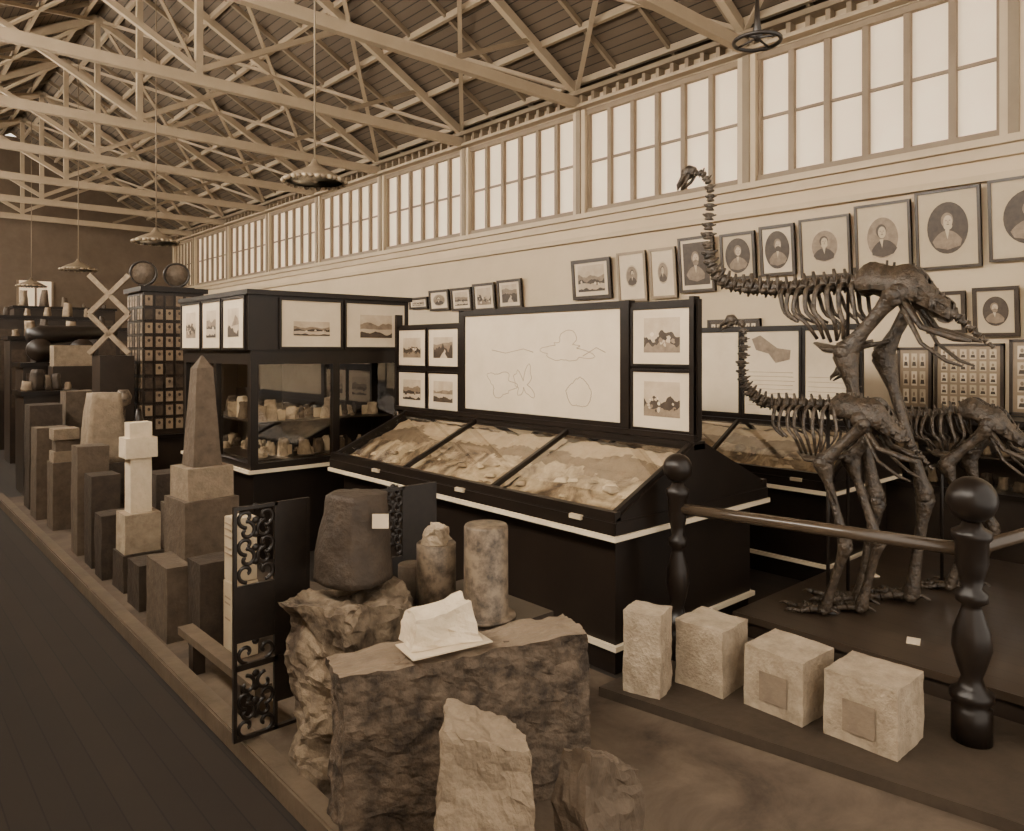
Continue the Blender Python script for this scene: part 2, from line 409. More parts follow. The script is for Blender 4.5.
wallpic('framed_portrait',6.38,6.88,2.96,3.70,seed=3,inner=.5,fm='framel')
wallpic('framed_portrait',5.75,6.36,3.02,3.80,seed=4,inner=.85,oval=False,dark=True,fw=.04)
wallpic('framed_portrait',5.13,5.68,3.15,3.78,seed=5,inner=.85,dark=True,fw=.04,mountm='paper2')
wallpic('framed_portrait',4.58,5.09,3.16,3.81,seed=6,inner=.85,dark=True,fw=.04)
wallpic('framed_portrait',3.88,4.54,3.10,3.83,seed=7,inner=.64,mountm='paper2',fw=.03)
wallpic('framed_portrait',3.20,3.85,3.08,3.90,seed=8,inner=.70,mountm='paper2',fw=.03)
wallpic('framed_portrait',2.51,3.18,3.09,3.95,seed=9,inner=.70,dark=True,mountm='paper2',fw=.03)
wallpic('framed_portrait',1.7,2.47,3.12,3.97,seed=10,inner=.7,dark=True,mountm='paper2',fw=.03)
wallpic('framed_portrait',.9,1.65,3.12,3.97,seed=11,inner=.7)
for i,(a,c,z0,z1,kd) in enumerate(((12.6,13.3,3.06,3.31,'landscape'),(11.85,12.55,3.0,3.42,'portrait'),(11.13,11.8,2.97,3.42,'landscape'),(10.43,11.1,2.94,3.46,'landscape'),(9.7,10.38,2.95,3.48,'landscape'))):
    wallpic('framed_landscape_print' if kd=='landscape' else 'framed_portrait',a,c,z0,z1,kind=kd,inner=.75,seed=20+i,fw=.05)
wallpic('framed_portrait',2.66,3.08,2.38,2.84,seed=31,inner=.75,mountm='paper2')
wallpic('framed_portrait',2.17,2.62,2.34,2.86,seed=32,inner=.7,dark=True,mountm='paper2')
wallpic('framed_portrait',1.5,2.1,2.36,2.95,seed=33,inner=.6)
def carte_board(name,c,w,h,nx,ny,u=(0,-1,0),v=(0,0,1),seed=0,bgm='p_mid'):
    rr=random.Random(seed); T=plane_T(c,u,v); b=B(name)
    b.box(-w/2,w/2,-h/2,h/2,-.045,0,bgm,T)
    for x0,x1,y0,y1 in ((-w/2,w/2,-h/2,-h/2+.03),(-w/2,w/2,h/2-.03,h/2),(-w/2,-w/2+.03,-h/2,h/2),(w/2-.03,w/2,-h/2,h/2)): b.box(x0,x1,y0,y1,-.045,.015,'frame',T)
    cw=(w-.1)/nx; ch=(h-.1)/ny
    for i in range(nx):
        for j in range(ny):
            x=-w/2+.05+cw*(i+.5); y=-h/2+.05+ch*(j+.5)
            b.box(x-cw*.33,x+cw*.33,y-ch*.40,y+ch*.40,0,.004,rr.choice(['paper','paper2','p_light']),T)
            b.poly(ellpts(x,y+ch*.12,cw*.13,ch*.13,.007,10),'p_mid',T)
            b.poly([(x-cw*.25,y-ch*.3,.006),(x+cw*.25,y-ch*.3,.006),(x+cw*.18,y-ch*.06,.006),(x-cw*.18,y-ch*.06,.006)],'p_dark',T)
    return b.done()
carte_board('portrait_card_board',(WX-.05,3.2,1.88),.36,.70,3,3,seed=1,bgm='framel')
carte_board('portrait_card_board',(WX-.05,2.66,1.9),.66,.74,6,5,seed=2,bgm='framel')
carte_board('portrait_card_board',(WX-.05,1.98,1.92),.6,.78,4,4,seed=3,bgm='framel')
carte_board('portrait_card_board',(WX-.05,5.5,2.5),.8,.24,8,1,seed=4,bgm='p_dark')
# low wall cabinet beneath the boards
b=B('low_glazed_wall_cabinet')
b.box(8.35,8.96,-1.5,3.55,0,.75,'dark'); b.box(8.3,8.96,-1.55,3.6,.75,.80,'black'); b.box(8.3,8.96,-1.55,3.6,1.46,1.52,'black'); b.box(8.85,8.96,-1.5,3.55,.80,1.46,'dark')
for i in range(7):
    y=-1.5+5.0*i/6; b.box(8.33,8.38,y,y+.05,.80,1.46,'black')
b.box(8.4,8.85,-1.48,3.53,1.12,1.135,'dark')
for sh in (.803,1.137):
    for i in range(30):
        s_=R.uniform(.05,.11); b.rock((8.52+.12*R.random(),-1.4+4.85*(i+.5)/30,sh),(s_,s_,s_*R.uniform(.7,1.8)),R.choice(['sand','brown','lime','dstone']),.02,2,.3,R.random()*3,seed=i)
b.add([(8.35,-1.5,.8),(8.35,3.55,.8),(8.35,3.55,1.46),(8.35,-1.5,1.46)],[(0,1,2,3)],'glass')
b.done()

# ------------------------------------------------------------------ desk cases
def desk_case(name,x0,x1,y0,y1,tz,rz,npane,seed=0):
    b=B(name); xm=(x0+x1)/2
    b.box(x0+.14,x1-.14,y0+.12,y1-.12,0,.17,'black')
    b.box(x0+.10,x1-.10,y0+.08,y1-.08,.17,.205,'white')
    b.box(x0+.13,x1-.13,y0+.11,y1-.11,.205,tz-.03,'black')
    b.box(x0,x1,y0,y1,tz-.03,tz+.005,'white')
    b.box(x0+.01,x1-.01,y0+.01,y1-.01,tz+.005,tz+.10,'black',bev=.008)
    zt=tz+.10
    for ya,yb in ((y0+.02,y0+.07),(y1-.07,y1-.02)):
        pts=[(x0+.02,zt),(x1-.02,zt),(xm+.06,rz),(xm-.06,rz)]
        vs=[(x,ya,z) for x,z in pts]+[(x,yb,z) for x,z in pts]
        b.add(vs,[(0,1,2,3),(7,6,5,4),(0,4,5,1),(1,5,6,2),(2,6,7,3),(3,7,4,0)],'black')
    b.box(xm-.07,xm+.07,y0+.02,y1-.02,rz-.04,rz+.02,'black')
    for sg in (-1,1):
        xe=xm+sg*(x1-xm-.02); 
        b.beam((xe-sg*.03,y0+.02,zt+.03),(xe-sg*.03,y1-.02,zt+.03),.06,.06,'black')
        for i in range(npane+1):
            y=y0+.06+(y1-y0-.12)*i/npane
            b.beam((xe-sg*.02,y,zt+.03),(xm+sg*.05,y,rz-.0),.035,.04,'black')
        for i in range(npane):
            ya=y0+.08+(y1-y0-.16)*i/npane; yb=y0+.08+(y1-y0-.16)*(i+1)/npane
            nx,ny=30,46; vs=[];fs=[]
            for a in range(nx+1):
                for c in range(ny+1):
                    f=a/nx; y=ya+(yb-ya)*c/ny; x=xe-sg*.05+(xm-xe)*.9*f
                    z=zt-.0+(rz-zt-.04)*f-.05
                    k=noise.noise(Vector((x*3+seed,y*3,i*5.0)))*.5+.6*abs(noise.noise(Vector((x*8,y*8,seed+i))))+.2*noise.noise(Vector((x*25,y*25,seed+i)))
                    vs.append((x,y,z+.06*k))
            fs=[(a*(ny+1)+c,a*(ny+1)+c+1,(a+1)*(ny+1)+c+1,(a+1)*(ny+1)+c) for a in range(nx) for c in range(ny)]
            def hf(q,base,amp,fr,o):
                v=(q[0]%(ny+1))/ny; return base+amp*(noise.noise(Vector((v*fr,i*7.0+seed,o)))*1.5+.4*noise.noise(Vector((v*fr*4,i*3.0+seed,o))))
            sky=[];hill=[];low=[]
            for q in fs:
                f=(q[0]//(ny+1))/nx
                if f>hf(q,.74,.12,2.2,.3): sky.append(q)
                elif f>hf(q,.58,.10,3,4.3): hill.append(q)
                else: low.append(q)
            b.add(vs,low,'relief',True); b.add(vs,hill,'slabtop',True); b.add(vs,sky,'p_light',True)
            for j in range(10):
                f=R.uniform(.06,.45); y=ya+(yb-ya)*R.uniform(.08,.92); x=xe-sg*.05+(xm-xe)*.9*f; z=zt+(rz-zt-.04)*f-.045; s_=R.uniform(.03,.09)
                b.rock((x,y,z),(s_,s_*1.4,s_*.35),R.choice(['chalk','lime','lime','chalk']),.015,2,.4,R.random()*3,seed=j)
        g0=(xe-sg*.03,zt+.035); g1=(xm+sg*.05,rz+.005)
        b.add([(g0[0],y0+.06,g0[1]),(g0[0],y1-.06,g0[1]),(g1[0],y1-.06,g1[1]),(g1[0],y0+.06,g1[1])],[(0,1,2,3)],'glassd')
        for i in range(npane):
            y=y0+.3+(y1-y0)*i/npane; b.box(min(xe,xe+sg*.02)-.01,max(xe,xe+sg*.02),y,y+.11,zt-.03,zt+.0,'paper2')
    return b
def frame_rect(b,T,x0,x1,y0,y1,fw,fm,d0=-.03,d1=.015):
    for a in ((x0,x1,y0,y0+fw),(x0,x1,y1-fw,y1),(x0,x0+fw,y0+fw,y1-fw),(x1-fw,x1,y0+fw,y1-fw)): b.box(a[0],a[1],a[2],a[3],d0,d1,fm,T)
b=desk_case('desk_display_case_with_map_screen',3.72,5.69,3.15,7.05,.97,1.50,3,seed=3)
xs=4.66
T=plane_T((xs,0,0),(0,-1,0),(0,0,1))   # u=-y
b.box(-7.2,-3.17,1.525,1.57,-.07,.03,'black',T)
b.box(-3.80,-3.16,1.55,2.58,-.06,-.01,'black',T); 
for z0,z1,kd in ((2.08,2.53,2),(1.58,2.04,2)):
    b.box(-3.77,-3.19,z0,z1,-.01,.002,'paper',T); frame_rect(b,T,-3.78,-3.18,z0-.01,z1+.01,.022,'black',-.01,.012)
    land_art(b,T,-3.48,(z0+z1)/2+.01,.34,.27,random.Random(int(50+z0*10)),kind=kd)
b.box(-5.98,-3.82,1.55,2.60,-.06,-.01,'black',T); b.box(-5.94,-3.86,1.60,2.55,-.01,.002,'paper',T)
frame_rect(b,T,-5.97,-3.83,1.56,2.59,.05,'black',-.01,.02)
def sketch(pts,r=.003): b.tube([(x,z,.003) for x,z in pts],r,'ink',5,.4,T=T)
def outline(cx,cz,rx,rz,seed,n=60,amp=.3,r=.0028):
    pts=[]
    for i in range(n+1):
        a=2*math.pi*(i%n)/n; k=1+amp*noise.noise(Vector((math.cos(a)*1.6+seed,math.sin(a)*1.6,seed*1.3)))*1.6+.12*noise.noise(Vector((math.cos(a)*6+seed,math.sin(a)*6,seed)))
        pts.append((cx+rx*k*math.cos(a),cz+rz*k*math.sin(a)))
    sketch(pts,r)
outline(-4.5,2.22,.26,.10,1,amp=.7); outline(-4.35,1.83,.14,.12,2,amp=.12); outline(-5.4,1.86,.17,.10,5,amp=.6); outline(-5.05,1.88,.1,.12,7,amp=.8)
sketch([(-5.5,2.2),(-5.3,2.17),(-5.05,2.21),(-4.92,2.18)]); sketch([(-4.3,2.15),(-4.15,2.22),(-4.05,2.18)])
b.box(-7.2,-6.0,1.52,2.48,-.06,-.01,'black',T)
kk=0
for x0,x1 in ((-7.15,-6.61),(-6.57,-6.03)):
    for z0,z1 in ((1.56,1.96),(2.02,2.43)):
        kk+=1
        b.box(x0,x1,z0,z1,-.01,.002,'paper',T); frame_rect(b,T,x0-.01,x1+.01,z0-.01,z1+.01,.02,'black',-.01,.012)
        land_art(b,T,(x0+x1)/2,(z0+z1)/2,.34,.22,random.Random(kk),kind=(0,1,2,0,3)[kk])
for y in (3.2,3.81,5.99,7.18): b.box(-y-.02,-y+.02,1.5,2.6,-.06,.02,'black',T)
b.done()
b=desk_case('desk_display_case_with_map_screen',6.62,8.2,3.05,7.2,.90,1.42,3,seed=8)
T=plane_T((7.38,0,0),(0,-1,0),(0,0,1))
b.box(-5.25,-3.12,1.42,2.46,-.06,-.01,'black',T)
for y1,y0 in ((5.2,4.45),(4.40,3.75),(3.70,3.17)):
    b.box(-y1,-y0,1.50,2.40,-.01,.003,'paper',T); frame_rect(b,T,-y1-.02,-y0+.02,1.47,2.43,.03,'black',-.01,.015)
b.poly([(-4.3,2.32,.006),(-4.2,2.36,.006),(-4.0,2.22,.006),(-3.85,2.2,.006),(-3.86,2.1,.006),(-4.02,2.06,.006),(-4.1,2.16,.006),(-4.25,2.2,.006)],'p_mid',T)
for i in range(9): b.tube([(-4.34,1.6+i*.045,.004),(-3.8-.04*R.random(),1.6+i*.045,.004)],.002,'ink',4,T=T)
for i in range(7): b.tube([(-3.66,1.62+i*.05,.004),(-3.24,1.62+i*.05,.004)],.002,'ink',4,T=T)
b.done()

# ------------------------------------------------------------------ tall corner case
b=B('tall_glazed_display_case')
x0,x1,y0,y1=3.05,4.96,7.42,9.45
b.box(x0+.08,x1-.08,y0+.08,y1-.08,0,.15,'black'); b.box(x0+.05,x1-.05,y0+.05,y1-.05,.15,.93,'black')
b.box(x0-.03,x1+.03,y0-.03,y1+.03,.93,.965,'white'); b.box(x0,x1,y0,y1,.965,1.03,'black')
b.box(x0+.1,x1-.1,y0+.1,y1-.1,1.03,1.05,'dark')
b.box(x0,x1,y0,y1,2.05,2.2,'black')
b.box(x0+.62,x1-.1,y0+.62,y1-.1,1.05,2.05,'dark')
for x in (x0+.04,x0+.97,x1-.04):
    for y in (y0+.04,y1-.04): b.box(x-.04,x+.04,y-.04,y+.04,1.03,2.05,'black')
for y in (y0+1.0,):
    for x in (x0+.04,x1-.04): b.box(x-.04,x+.04,y-.04,y+.04,1.03,2.05,'black')
b.box(x0+.1,x1-.06,y1-.12,y1-.08,1.03,2.05,'dark'); b.box(x1-.12,x1-.08,y0+.1,y1-.1,1.03,2.05,'dark')
b.box(x0+.14,x1-.13,y0+.14,y1-.13,1.42,1.432,'dark')
for q in ([(x0+.03,y0+.05),(x0+.03,y1-.05)],[(x0+.05,y0+.03),(x1-.05,y0+.03)]):
    (a,c),(d,e)=q; b.add([(a,c,1.03),(d,e,1.03),(d,e,2.05),(a,c,2.05)],[(0,1,2,3)],'glassd')
b.box(x0-.03,x1,y0-.02,y1,2.2,2.77,'black'); b.box(x0-.06,x1+.03,y0-.06,y1+.03,2.77,2.82,'black')
for sh,hm in ((1.05,2.6),(1.433,2.8)):
    for i in range(44):
        if i<24: px_=x0+.2+(x1-x0-.4)*((i+R.random())/24); py_=y0+.2+.34*R.random()
        else: px_=x0+.2+.34*R.random(); py_=y0+.2+(y1-y0-.4)*((i-24+R.random())/20)
        s_=R.uniform(.03,.13)
        if R.random()<.25: b.lathe([(.03,0),(.035,.01),(.035,.10),(.02,.12),(.02,.14)],(px_,py_,sh+.003),R.choice(['lime','dstone','brown']),10)
        elif R.random()<.2: b.box(px_-.06,px_+.06,py_-.01,py_+.0,sh+.003,sh+.11,'paper2')
        else: b.rock((px_,py_,sh+.003),(s_*1.4,s_,s_*R.uniform(.5,hm*.7)),R.choice(['sand','lime','brown','chalk','dstone','lime']),.035,4,.35,R.random()*3,seed=i,rnd=.6,flat=True)
T=plane_T((x0-.035,0,0),(0,-1,0),(0,0,1))
for i,(a,c) in enumerate(((9.40,8.75),(8.70,8.12),(8.07,7.47))):
    b.box(-a,-c,2.21,2.75,-.01,.006,'paper',T); frame_rect(b,T,-a-.01,-c+.01,2.20,2.76,.025,'black',-.01,.02)
    land_art(b,T,-(a+c)/2,2.49,abs(a-c)*.5,.3,random.Random(int(a*10)),.008,kind=(2,1,0)[i])
T=plane_T((0,y0-.025,0),(1,0,0),(0,0,1))
for i,(a,c) in enumerate(((x0+.30,x0+1.02),(x0+1.06,x1-.05))):
    b.box(a,c,2.22,2.74,-.01,.006,'paper',T); frame_rect(b,T,a-.01,c+.01,2.21,2.75,.025,'black',-.01,.02)
    land_art(b,T,(a+c)/2,2.43 if i==0 else 2.47,.42,.15 if i==0 else .26,random.Random(int(a*10)),.008,kind=(1,0)[i])
b.done()

# ------------------------------------------------------------------ rock yard platform, kerb
b=B('specimen_yard_floor'); b.prism([(1.661,-1),(4.9,-1),(4.9,3.1),(3.75,3.12),(3.7,5.0),(3.0,7.0),(2.9,13),(1.661,13)],0,.04,'yard'); b.done()
b=B('wooden_kerb'); b.box(1.55,1.66,-1,13,0,.12,'curb',bev=.01); b.done()
b=B('low_plinth'); b.prism([(4.05,-1),(4.9,-1),(4.9,3.08),(3.48,3.08),(3.86,1.0)],.041,.10,'plinth'); b.done()

YZ=.041
def stone(name,cx,cy,w,d,z0,z1,m,rough=.006,taper=0,rot=0,n=5,**k):
    b=B(name); b.rock((cx,cy,z0+.001),(w,d,z1-z0-.002),m,rough,n,taper,rot,seed=cx*7+cy,**k); return b
def lab(b,c,u,v,w,h,m='paper'):
    b.box(-w/2,w/2,-h/2,h/2,0,.004,m,plane_T(c,u,v))
b=B('large_rough_boulder'); b.rock((1.985,3.46,YZ),(.60,.56,.87),'rough',.09,34,.04,.3,4,seed=5,rnd=.6,flat=True); b.done()
b=stone('dark_rock_stump',2.02,3.53,.38,.36,.97,1.43,'dstone',.03,.22,.2,12,rnd=.7); lab(b,(2.055,3.325,1.31),(.75,-.66,0),(0.03,.03,1),.085,.075,'paper'); b.done()
ang=math.atan2(2.47-2.82,2.73-1.5)
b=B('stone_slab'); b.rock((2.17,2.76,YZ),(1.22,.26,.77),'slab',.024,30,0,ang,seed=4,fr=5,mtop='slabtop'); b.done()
b=stone('rough_stone_block',1.87,2.24,.42,.32,YZ,.73,'sand',.045,.28,-.65,18,topcut=(-.12,.02),fr=3,flat=True); b.done()
b=stone('small_labelled_stone',2.26,2.0,.34,.24,YZ,.56,'brown',.035,.3,-.1,12,topcut=(-.10,0),fr=4,flat=True); b.done()
b=B('printed_sheet'); b.box(-.2,.2,-.1,.1,0,.006,'paper',Matrix.Translation((2.04,2.75,.845))@Matrix.Rotation(ang+.1,4,'Z')); b.done()
b=stone('white_rock_specimen',2.04,2.79,.34,.18,.853,1.01,'chalk',.025,.22,ang,6,topcut=(.045,0),flat=True,fr=3); b.done()
b=B('specimen_pedestal'); b.box(2.34,2.86,2.90,3.64,YZ,.74,'dark',bev=.01); b.box(2.32,2.88,2.88,3.66,.74,.765,'dark'); b.done()
b=B('stone_core_column'); b.lathe([(.15,0),(.16,.01),(.16,.02),(.125,.022),(.12,.03),(.118,.49),(.112,.5)],(2.54,3.05,.766),'marble',28); b.done()
b=B('stone_core_cylinder'); b.lathe([(.11,0),(.11,.36),(.105,.365)],(2.43,3.35,.766),'marble',24); b.rock((2.43,3.35,1.133),(.17,.14,.10),'lime',.05,6,.3,.4,seed=2,rnd=.6,flat=True); b.done()
b=B('stone_core_cylinder'); b.lathe([(.08,0),(.08,.2),(.075,.205)],(2.41,3.56,.766),'brown',24); b.done()

# cast iron fret panels
def fret(name,x0,x1,y,z0,z1,solid=.45):
    T=plane_T((x0,y,z0),(1,0,0),(0,0,1)); w=x1-x0; h=z1-z0; b=B(name)
    frame_rect(b,T,0,w,0,h,.018,'iron',-.012,.012)
    sx=w*(1-solid)
    b.box(sx,w-.01,h*.12,h-.01,-.01,.01,'iron',T); b.box(sx-.012,sx+.004,0,h,-.012,.012,'iron',T)
    b.box(.01,w-.01,h*.30,h*.325,-.012,.012,'iron',T); b.box(.01,sx,h*.42,h*.66,-.01,.01,'iron',T)
    def spiral(cx,cz,r,a0,turn,sg=1):
        pts=[]
        for i in range(26):
            f=i/25; a=a0+sg*turn*f; rr=r*(1-f*.82); pts.append((cx+rr*math.cos(a),cz+rr*math.sin(a),0))
        b.tube(pts,.011,'iron',6,T=T)
    def rowcol(xa,xb,za,zb):
        r=(xb-xa)/4.2; z=za+r
        k=0
        while z<zb:
            for q in (-1,1): spiral((xa+xb)/2+q*r*.95,z,r,math.pi/2 if k%2 else -math.pi/2,5.5,q)
            b.ell(((xa+xb)/2,z+r,0),(.022,.022,.008),'iron',8,5,T)
            z+=r*1.35; k+=1
    rowcol(.01,sx,h*.67,h-.03); rowcol(.01,sx,h*.325,h*.40); rowcol(.01,sx,.01,h*.28)
    b.done()
fret('cast_iron_fretwork_panel',1.50,1.93,3.88,.13,1.37)
fret('cast_iron_fretwork_panel',2.46,2.88,3.98,.045,1.33,solid=.6)
b=B('timber_plank'); b.beam((1.72,5.3,.28),(1.74,4.05,.28),.10,.05,'curb'); 
for y in (4.3,5.1): b.box(1.69,1.77,y-.04,y+.04,.041,.26,'dark')
b.done()

# stone stacks (left)
b=B('stone_obelisk_on_blocks')
b.rock((2.16,6.25,YZ),(.44,.44,.96),'brown',.006,5,0,.05,seed=1)
b.rock((2.16,6.25,1.003),(.37,.37,.25),'sand',.004,4,0,.05,seed=2)
b.rock((2.16,6.25,1.255),(.235,.235,.80),'brown',.003,4,.45,.05,seed=3)
b.rock((2.16,6.25,2.052),(.129,.129,.10),'brown',.001,2,.9,.05,seed=3); b.done()
b=B('stone_block'); b.rock((1.82,5.98,YZ),(.18,.5,.55),'brown',.006,4,seed=5) ; b.done()
stone('stone_block',1.97,5.5,.25,.25,YZ,.68,'dstone').done()
b=B('lettered_specimen_box'); b.box(1.98,2.16,5.12,5.30,YZ,.57,'paper2',bev=.004); b.box(1.985,2.155,5.125,5.295,.575,1.02,'paper2',bev=.004)
T=plane_T((1.983,5.21,0),(0,-1,0),(0,0,1))
for z in (.97,.93,.88,.8,.76,.45,.41,.3): b.box(-.06,.03+.03*R.random(),z,z+.012,.0,.004,'ink',T)
b.done()
b=B('stone_cross_on_blocks')
b.rock((1.97,7.35,YZ),(.34,.36,.33),'dstone',.006,4,seed=6); b.rock((1.97,7.35,.373),(.30,.30,.35),'lime',.004,4,seed=7)
b.rock((1.97,7.35,.724),(.18,.18,.50),'chalk',.003,3,seed=8); b.rock((1.97,7.35,1.222),(.27,.22,.18),'chalk',.003,3,seed=9); b.rock((1.97,7.35,1.4),(.19,.17,.14),'chalk',.003,3,seed=10); b.done()
b=B('tapered_stone_on_block'); b.rock((2.2,9.6,YZ),(.5,.5,.86),'dstone',.008,5,seed=11); b.rock((2.2,9.6,.905),(.45,.45,.80),'sand',.015,6,.35,seed=12); b.done()
b=B('stone_block'); b.rock((1.95,10.4,YZ),(.3,.34,.80),'brown',.006,4,seed=13); b.rock((1.95,10.4,.845),(.27,.27,.13),'sand',.004,3,seed=13); b.rock((1.95,10.4,.975),(.22,.22,.14),'brown',.004,3,seed=13);b.rock((1.95,10.4,1.115),(.27,.27,.13),'sand',.004,3,seed=13); b.done()
stone('stone_block',1.92,8.95,.30,.30,YZ,1.18,'brown').done()
stone('stone_block',1.90,8.35,.26,.3,YZ,.95,'dstone').done()
stone('stone_block',1.88,6.75,.22,.34,YZ,.42,'dstone').done()
b=B('stone_block'); b.rock((1.9,7.85,YZ),(.3,.26,.6),'dstone',.01,4,seed=3); b.done()
for (x,y,w,z,m) in ((1.95,11.2,.40,1.2,'brown'),(2.35,10.2,.3,.95,'dstone'),(2.0,12.0,.4,1.45,'dstone'),(2.6,11.3,.4,1.3,'sand'),(2.55,8.4,.36,.9,'dstone'),(2.45,7.7,.3,.7,'brown'),(2.5,12.4,.4,1.6,'brown')):
    stone('stone_block',x,y,w,w,YZ,z,m,.01,.05).done()

# railing stones
def cub(name,x0,x1,y0,y1,z1,m='lime',lb=False,rot=0):
    b=B(name); b.rock(((x0+x1)/2,(y0+y1)/2,.102),(x1-x0,y1-y0,z1-.102),m,.009,11,0,rot,seed=x0+y0*3,fr=5,flat=True)
    if lb: lab(b,(x0-.008,(y0+y1)/2,z1*.55),(0,-1,0),(0,0,1),.17,.17,'slabtop')
    b.done()
cub('pale_stone_block',3.58,3.79,2.74,2.98,.60,'lime',rot=.3)
cub('pale_stone_block',3.90,4.21,2.48,2.81,.50,'lime',rot=.06)
cub('pale_stone_block',3.95,4.30,1.98,2.35,.46,'lime',True,rot=-.03)
cub('pale_stone_block',3.97,4.33,1.50,1.88,.46,'lime',True)
cub('pale_stone_block',4.62,4.88,.75,1.08,.5,'brown')
# ------------------------------------------------------------------ platform and railing
b=B('skeleton_platform'); b.box(4.96,7.9,-1,2.98,0,.20,'dark'); b.box(4.91,7.95,-1,3.02,.20,.25,'plat'); b.done()
AX,AY=4.22,3.02; BX,BY=4.5,1.32; HR=1.12
b=B('balustrade_with_turned_posts')
def newel(x,y,z0,s,rt):
    p=[(.085,0),(.085,.16),(.07,.17),(.092,.20),(.092,.23),(.06,.25),(.045,.30),(.065,.36),(.085,.44),(.078,.52),(.045,.62),(.04,.64),(.068,.66),(.068,.70),(.042,.72),(.055,.78),(.07,.84),(.07,.94),(.085,.96),(.085,.99),(.05,1.01),(.035,1.04)]
    k=(rt-z0)/1.01
    b.lathe([(r*s,z*k) for r,z in p],(x,y,z0),'black',24); rb=.108*s
    b.ell((x,y,z0+1.04*k+rb*.9),(rb,rb,rb),'black',24,16)
newel(AX,AY,.101,.92,1.27); newel(BX,BY,.101,1.15,1.25); newel(BX+2.3,BY-.37,.251,.85,1.2)
b.tube([(AX,AY-.04,HR),(BX,BY+.04,HR)],.038,'brass',14)
b.tube([(BX+.08,BY,HR),(BX+2.2,BY-.35,HR)],.038,'brass',14); b.done()
b=B('specimen_label_card')
for (x,y,r) in ((6.6,2.7,.8),(5.3,1.9,.3)): b.box(-.06,.06,-.04,.04,0,.006,'chalk',Matrix.Translation((x,y,.251))@Matrix.Rotation(r,4,'Z'))
b.done()
stone('pale_stone_block',7.0,.9,.5,.4,.251,.6,'sand').done()

